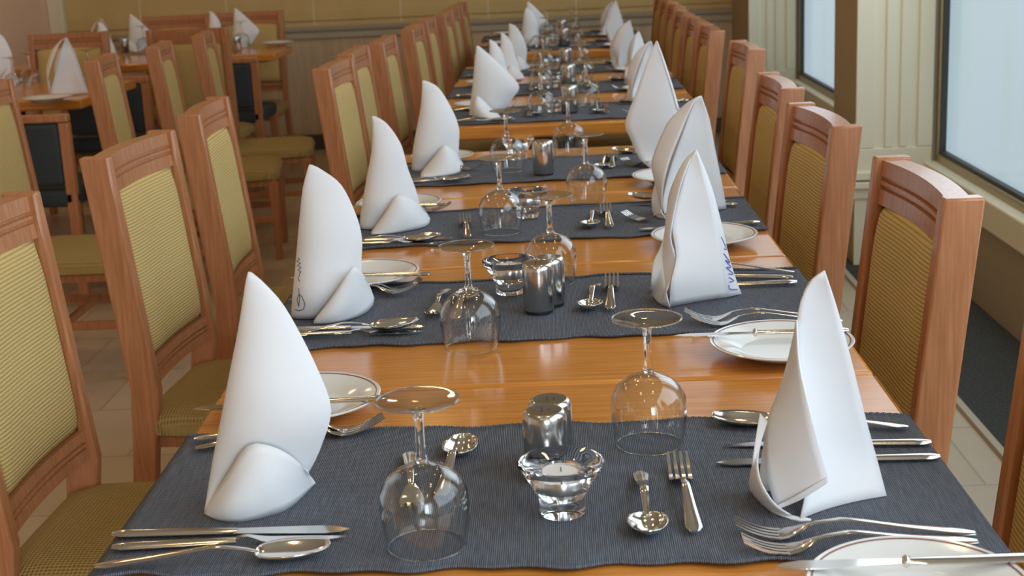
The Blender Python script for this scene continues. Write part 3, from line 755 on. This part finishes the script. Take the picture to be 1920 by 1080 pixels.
# prints on the paper
from mathutils.bvhtree import BVHTree
def onto(root, part, pts, lift=.0009):
    ch = [o for o in bpy.data.objects if o.parent == root and o.name.startswith(part)][0]
    bv = BVHTree.FromPolygons([v.co.copy() for v in ch.data.vertices], [tuple(p.vertices) for p in ch.data.polygons])
    base = Vector(root.location); out = []
    for x, y in pts:
        d = (RW @ _ray(x, y)).normalized(); h = bv.ray_cast(CAM-base, d)[0]
        if h is not None: out.append(h+base-d*(lift+.0006))
    return out
def dense(pts, k=5):
    return [((a[0]+(b[0]-a[0])*i/k), (a[1]+(b[1]-a[1])*i/k)) for a, b in zip(pts, pts[1:]) for i in range(k)]+[pts[-1]]
for pts in ([(554,483),(558,486),(553,490),(559,494),(554,498),(560,502),(555,506),(560,510),(556,514)], [(558,515),(555,522),(558,528)],
            [(549,580),(556,583),(565,580),(568,570),(562,556),(556,552),(553,562),(556,575),(558,560),(556,540)]):
    q = onto(nL2, 'folded_cone', dense([(x+4, y) for x, y in pts]))
    if len(q) > 3: squiggle(nL2, q, M['ink_dark'], 'printed_script', .0007)
def on_edge(s, t):      # point on the right edge panel of napkin R2: s across, t along
    Lp = [(1322,335,.0),(1341,395,.0),(1352,460,.0),(1360,520,.0),(1363,557,.0)]; Rp = [(1332,345,.012),(1352,418,.02),(1366,480,.028),(1380,525,.03),(1390,551,.03)]
    k = t*4; i = min(int(k), 3); f = k-i
    a = NP(Lp[i], 2.2).lerp(NP(Lp[i+1], 2.2), f); b = NP(Rp[i], 2.2).lerp(NP(Rp[i+1], 2.2), f)
    return a.lerp(b, s)+V(.0005, -.0025, 0)
for pts in ([(.2,.42),(.8,.46),(.3,.50)], [(.15,.55),(.85,.58),(.2,.60),(.8,.63),(.2,.66),(.85,.69),(.3,.71)], [(.3,.74),(.7,.77),(.3,.80)], [(.2,.84),(.25,.90),(.8,.92)]):
    squiggle(nR2, [on_edge(s, t) for s, t in pts], M['ink_blue'], 'printed_emblem', .0010)

# ------------------------------------------------------------------ the four near tables
def lab(what, i, side): return '%s %s place, %s table from camera' % (what.rstrip(',')+',', side, ORD[i])
def gl(i, side): return 'upturned wine glass, %s one of the pair on the %s table from the camera' % (side, ORD[i])
for i, (a, b) in enumerate([((801,1028),(1218,837)), ((885,655),(1035,533)), ((941,438),(1101,383)), ((953,322),(1068,293))]):
    glass(at(*a, z=TZ), gl(i, 'left')); glass(at(*b, z=TZ), gl(i, 'right'))
candle(at(1055,966,z=TZ), 'clear glass tealight holder on the nearest runner, in front of the steel shakers')
candle(at(957,552,z=TZ), 'clear glass tealight holder left of the shakers on the second runner')
candle(at(990,409,z=TZ), 'clear glass tealight holder between the wine glasses on the third runner')
candle(at(972,300,z=TZ), 'clear glass tealight holder behind the left wine glass on the fourth runner')
def sh_at(px, py, h=.0785):
    lo, hi = .8, 9.0
    for _ in range(50):
        mid = (lo+hi)/2
        if at(px, py, Y=mid).z > TZ+h: hi = mid      # farther planes are met lower
        else: lo = mid
    # height falls with distance: choose by bisection on sign
    return mid
def shaker_top(px, py, label, s=1.0):
    p = at(px, py, z=TZ+.0032+.0785*s); shaker(p.x, p.y, label, s)
shaker_top(1020, 768, 'steel shaker directly behind the nearest tealight holder, front one of the pair')
shaker_top(1030, 747, 'steel shaker just behind its twin on the nearest table, rear one of the pair')
shaker_top(1007, 493, 'steel shaker with a bright streak on the second runner, front one of the pair')
shaker_top(1029, 481, 'steel shaker half hidden on the second runner, rear one of the pair')
shaker_top(1017, 263, 'steel shaker between the wine glasses of the fourth table', 1.08)
C = cpx
# first table, left place
C('table_knife', (205,1003), (662,992), lab('steel table knife, rearmost of the near trio,', 0, 'left'))
C('fish_knife', (205,1028), (655,1004), lab('steel fish knife between knife and spoon', 0, 'left'), z=RZ+.0005)
C('soup_spoon', (172,1066), (628,1034), lab('large steel soup spoon nearest the camera', 0, 'left'), z=RZ+.001)
C('table_fork', (350,845), (735,795), lab('steel fork with raised tines by the side plate', 0, 'left'))
C('fish_fork', (360,826), (712,806), lab('steel fork tucked behind the front fork', 0, 'left'), z=RZ+.002)
plate(at(572,748,z=TZ+.016), lab('white side plate with dark rim line', 0, 'left'), .98)
C('butter_knife', (708,748), (388,765), lab('steel butter knife lying across the side plate', 0, 'left'), z=TZ+.022, anchor=.45)
C('dessert_spoon', (806,985), (870,826), 'dessert spoon with golden reflections behind the nearest left wine glass', anchor=1.0)
C('dessert_fork', (768,850), (775,990), 'dessert fork mostly hidden behind the nearest left wine glass', anchor=0)
# first table, right place
C('soup_spoon', (1712,803), (1326,790), lab('steel soup spoon farthest from the camera', 0, 'right'))
C('fish_knife', (1748,830), (1350,835), lab('steel fish knife between spoon and knife', 0, 'right'))
C('table_knife', (1766,857), (1338,868), lab('steel table knife nearest the napkin', 0, 'right'))
C('table_fork', (1830,1003), (1378,1000), lab('steel fork, farther one of the near pair,', 0, 'right'), anchor=.7)
C('fish_fork', (1842,1018), (1388,1032), lab('steel fork, nearer one of the near pair,', 0, 'right'), anchor=.7)
plate(at(1722,1150,z=TZ), lab('white side plate cut by the bottom picture edge,', 0, 'right'), .96, z=TZ+.012)
C('butter_knife', (1990,1046), (1452,1062), lab('steel butter knife on the side plate', 0, 'right'), z=TZ+.029, anchor=.9)
C('dessert_spoon', (1201,892), (1218,1012), 'dessert spoon with its bowl towards the camera, left of the nearest upright fork', anchor=1.0)
C('dessert_fork', (1308,1022), (1266,852), 'nearest dessert fork, tines pointing away from the camera, right of the spoon')
# second table
C('table_knife', (470,620), (797,612), lab('steel table knife behind the spoon', 1, 'left'), anchor=1)
C('fish_knife', (470,632), (795,620), lab('steel fish knife under the spoon bowl', 1, 'left'), anchor=1)
C('soup_spoon', (468,640), (785,608), lab('steel soup spoon lying over the knives', 1, 'left'), anchor=1, z=RZ+.004)
C('table_fork', (540,564), (790,535), lab('steel fork by the side plate', 1, 'left'), anchor=1)
C('fish_fork', (545,553), (786,545), lab('steel second fork behind the front fork', 1, 'left'), anchor=1, z=RZ+.003)
plate(at(686,513,z=TZ+.016), lab('white side plate with a butter knife', 1, 'left'), .95)
C('butter_knife', (808,514), (560,520), lab('steel butter knife across the side plate', 1, 'left'), z=TZ+.022, anchor=0)
C('dessert_fork', (838,545), (808,600), 'dark looking dessert fork left of the wine glass on the second runner', anchor=1)
C('dessert_spoon', (852,600), (880,548), 'dessert spoon seen through the left wine glass of the second table', anchor=.5)
C('soup_spoon', (1490,512), (1222,500), lab('steel soup spoon farthest from the camera', 1, 'right'), anchor=0)
C('fish_knife', (1487,521), (1215,515), lab('steel fish knife between spoon and knife', 1, 'right'), anchor=0)
C('table_knife', (1494,529), (1213,541), lab('steel table knife nearest the napkin', 1, 'right'), anchor=0)
C('table_fork', (1520,597), (1284,597), lab('steel fork, farther one of the pair above the plate,', 1, 'right'), anchor=1)
C('fish_fork', (1540,604), (1296,606), lab('steel fork, nearer one of the pair above the plate,', 1, 'right'), anchor=1)
plate(at(1465,643,z=TZ+.016), lab('white side plate beside the nearest napkin,', 1, 'right'), 1.0)
C('butter_knife', (1580,620), (1262,630), lab('steel butter knife with ringed collar on the side plate', 1, 'right'), z=TZ+.022, anchor=1)
C('dessert_spoon', (1117,541), (1103,584), 'dark bowled dessert spoon beside the upright fork on the second runner', anchor=1)
C('dessert_fork', (1143,592), (1148,518), 'upright dessert fork right of the spoon on the second runner')
# third table
C('table_knife', (600,454), (848,446), lab('steel table knife behind the spoon', 2, 'left'), anchor=1)
C('fish_knife', (600,459), (838,453), lab('steel fish knife under the spoon', 2, 'left'), anchor=1)
C('soup_spoon', (600,464), (826,446), lab('steel soup spoon nearest the camera', 2, 'left'), anchor=1, z=RZ+.004)
C('table_fork', (640,405), (846,390), lab('steel fork with raised tines right of the napkin', 2, 'left'), anchor=1)
plate(at(748,381,z=TZ+.016), lab('white side plate behind the napkin', 2, 'left'), .95)
C('butter_knife', (836,384), (650,388), lab('steel butter knife across the side plate', 2, 'left'), z=TZ+.022, anchor=0)
C('dessert_fork', (876,445), (872,412), 'dessert fork just behind the left wine glass foot on the third runner', anchor=1)
C('soup_spoon', (1385,380), (1178,370), lab('steel soup spoon with a golden glint', 2, 'right'), anchor=1)
C('fish_knife', (1382,384), (1182,381), lab('steel fish knife beside the spoon', 2, 'right'), anchor=.2)
C('table_fork', (1400,428), (1170,408), lab('steel fork pointing to the table centre', 2, 'right'), anchor=1)
plate(at(1320,442,z=TZ+.016), lab('white side plate behind the print edged napkin', 2, 'right'), 1.0)
C('table_knife', (1424,417), (1200,430), lab('steel table knife lying behind the side plate', 2, 'right'), anchor=0)
C('dessert_spoon', (1116,400), (1104,428), 'dark bowled dessert spoon beside the upright fork on the third runner', anchor=1)
C('dessert_fork', (1145,434), (1134,386), 'upright dessert fork right of the spoon on the third runner')
# fourth table
C('table_knife', (700,348), (890,331), lab('steel table knife in front of the napkin', 3, 'left'), anchor=1)
C('soup_spoon', (700,352), (880,335), lab('steel soup spoon nearest the camera', 3, 'left'), anchor=1, z=RZ+.003)
C('table_fork', (740,312), (904,318), lab('steel fork right of the napkin', 3, 'left'), anchor=1)
plate(at(829,292,z=TZ+.016), lab('white side plate behind the napkin', 3, 'left'), .85)
C('soup_spoon', (1315,300), (1150,283), lab('steel soup spoon with a golden glint', 3, 'right'), anchor=1)
C('table_fork', (1330,330), (1170,306), lab('steel fork pointing to the table centre', 3, 'right'), anchor=1)
plate(at(1265,330,z=TZ+.016), lab('white side plate behind the napkin', 3, 'right'), 1.0)
C('dessert_spoon', (1140,298), (1124,317), 'dark bowled dessert spoon beside the fork on the fourth runner', anchor=1)
C('dessert_fork', (1146,318), (1150,290), 'upright dessert fork right of the spoon on the fourth runner')

# ------------------------------------------------------------------ the five far tables
def place_napkin(src, x, y, rz, s, label):
    o = dup(src); o.location = (x, y, NZ); o.rotation_euler = (0,0,rz); o.scale = (s,s,s); tag(o, label, 'napkin', NG); return o
far_l = [None, (-.215,5.42,nL3,.1,.84), (-.165,6.28,nL4,-.2,.86), (-.125,7.55,nL2,.2,.80), (-.12,8.25,nL5,.3,.86)]
far_r = [(.315,4.92,nR3,0,.82), (.325,5.45,nR2,.2,.82), (.315,6.15,nR3,.3,.80), (.330,7.40,nR4,.1,.72), (.330,8.15,nR3,-.2,.72)]
for k in range(5):
    i = 4+k; x0, x1, y0, y1 = main[i]; cx = (x0+x1)/2; ry = (rr[i][2]+rr[i][3])/2
    J = lambda a: random.uniform(-a, a)
    if far_l[k]: x, y, s, r, sc = far_l[k]; place_napkin(s, x, y, r, sc, lab('folded sail napkin', i, 'left'))
    x, y, s, r, sc = far_r[k]; place_napkin(s, x, y, r, sc, lab('folded sail napkin', i, 'right'))
    glass(V(cx-.075+J(.01), ry-.09+J(.02), TZ), gl(i, 'left')); glass(V(cx+.075+J(.01), ry+.10+J(.02), TZ), gl(i, 'right'))
    shaker(cx+.012+J(.006), ry-.02, 'steel shaker at the centre of the %s table from the camera' % ORD[i], 1.15)
    candle(V(cx-.045, ry+.03, TZ), 'clear glass tealight holder at the centre of the %s table from the camera' % ORD[i])
    for sd, sg in (('left', -1), ('right', 1)):
        # knives on the diner's right, forks and plate on the diner's left
        ex = cx+sg*.41; tx = cx+sg*.17; ky = ry+sg*.145; fy = ry-sg*.13
        cutl('table_knife', (ex, ky, 0), (tx, ky+J(.006), 0), lab('small steel table knife', i, sd))
        cutl('soup_spoon', (ex, ky+sg*.035, 0), (tx, ky+sg*.035+J(.006), 0), lab('small steel soup spoon', i, sd))
        cutl('table_fork', (ex, fy, 0), (tx, fy+J(.006), 0), lab('small steel fork', i, sd))
        plate(V(cx+sg*.30, fy-sg*.10, TZ), lab('small white side plate', i, sd), .9)
        cutl('dessert_spoon', (cx+sg*.09, ry+.09, 0), (cx+sg*.10, ry-.09, 0), lab('dessert spoon lying towards the centre', i, sd))
        cutl('dessert_fork', (cx+sg*.125, ry-.10, 0), (cx+sg*.125, ry+.09, 0), lab('dessert fork lying towards the centre', i, sd))
place_napkin(nL3, -.185, 5.84, -.1, .82, 'white folded napkin standing between the sixth and seventh tables on the left')

# ------------------------------------------------------------------ things on the background tables
BG = 'napkins on the background tables'
for (px, py, src, r, s, l) in [(2,160,nL2,.2,1.05,'pale napkin cut by the left picture edge on the near background table'),
        (124,178,nR3,0,.98,'large sail napkin facing the camera on the near background table'),
        (200,112,nL3,.3,.90,'white pointed napkin rising above the side on background chair'),
        (190,106,nR3,-.2,.88,'tall thin napkin left of the pointed one above the background chair'),
        (257,94,nL5,0,.95,'patterned looking napkin by the steel shaker on the middle background table'),
        (452,86,nL5,.1,.98,'patterned looking napkin on the table by the wall'),
        (408,92,nL3,0,.95,'napkin tip showing just above the tall background chair')]:
    p = at(px, py, z=NZ); place_napkin(src, p.x, p.y, r, s, l)['group'] = BG
for px, py, l in [(60,164,'upturned wine glass left of the large napkin on the near background table'),(170,157,'upturned wine glass right of the large napkin on the near background table'),
                  (30,174,'upturned wine glass at the front left of the near background table'),(272,99,'upturned wine glass before the napkin on the middle background table'),(455,90,'upturned wine glass before the napkin on the table by the wall')]:
    glass(at(px, py, z=TZ), l)['group'] = 'wine glasses on the background tables'
for px, py, l in [(235,100,'steel shaker left of the napkin on the middle background table'),(445,97,'steel shaker left of the napkin on the table by the wall')]:
    p = at(px, py, z=TZ); shaker(p.x, p.y, l, 1.1)['group'] = 'shakers on the background tables'
plate(at(88,184,z=TZ+.016), 'white side plate before the large napkin on the near background table')['group'] = 'plates on the background tables'
plate(at(520,80,z=TZ+.016), 'white side plate at the right end of the table by the wall')['group'] = 'plates on the background tables'
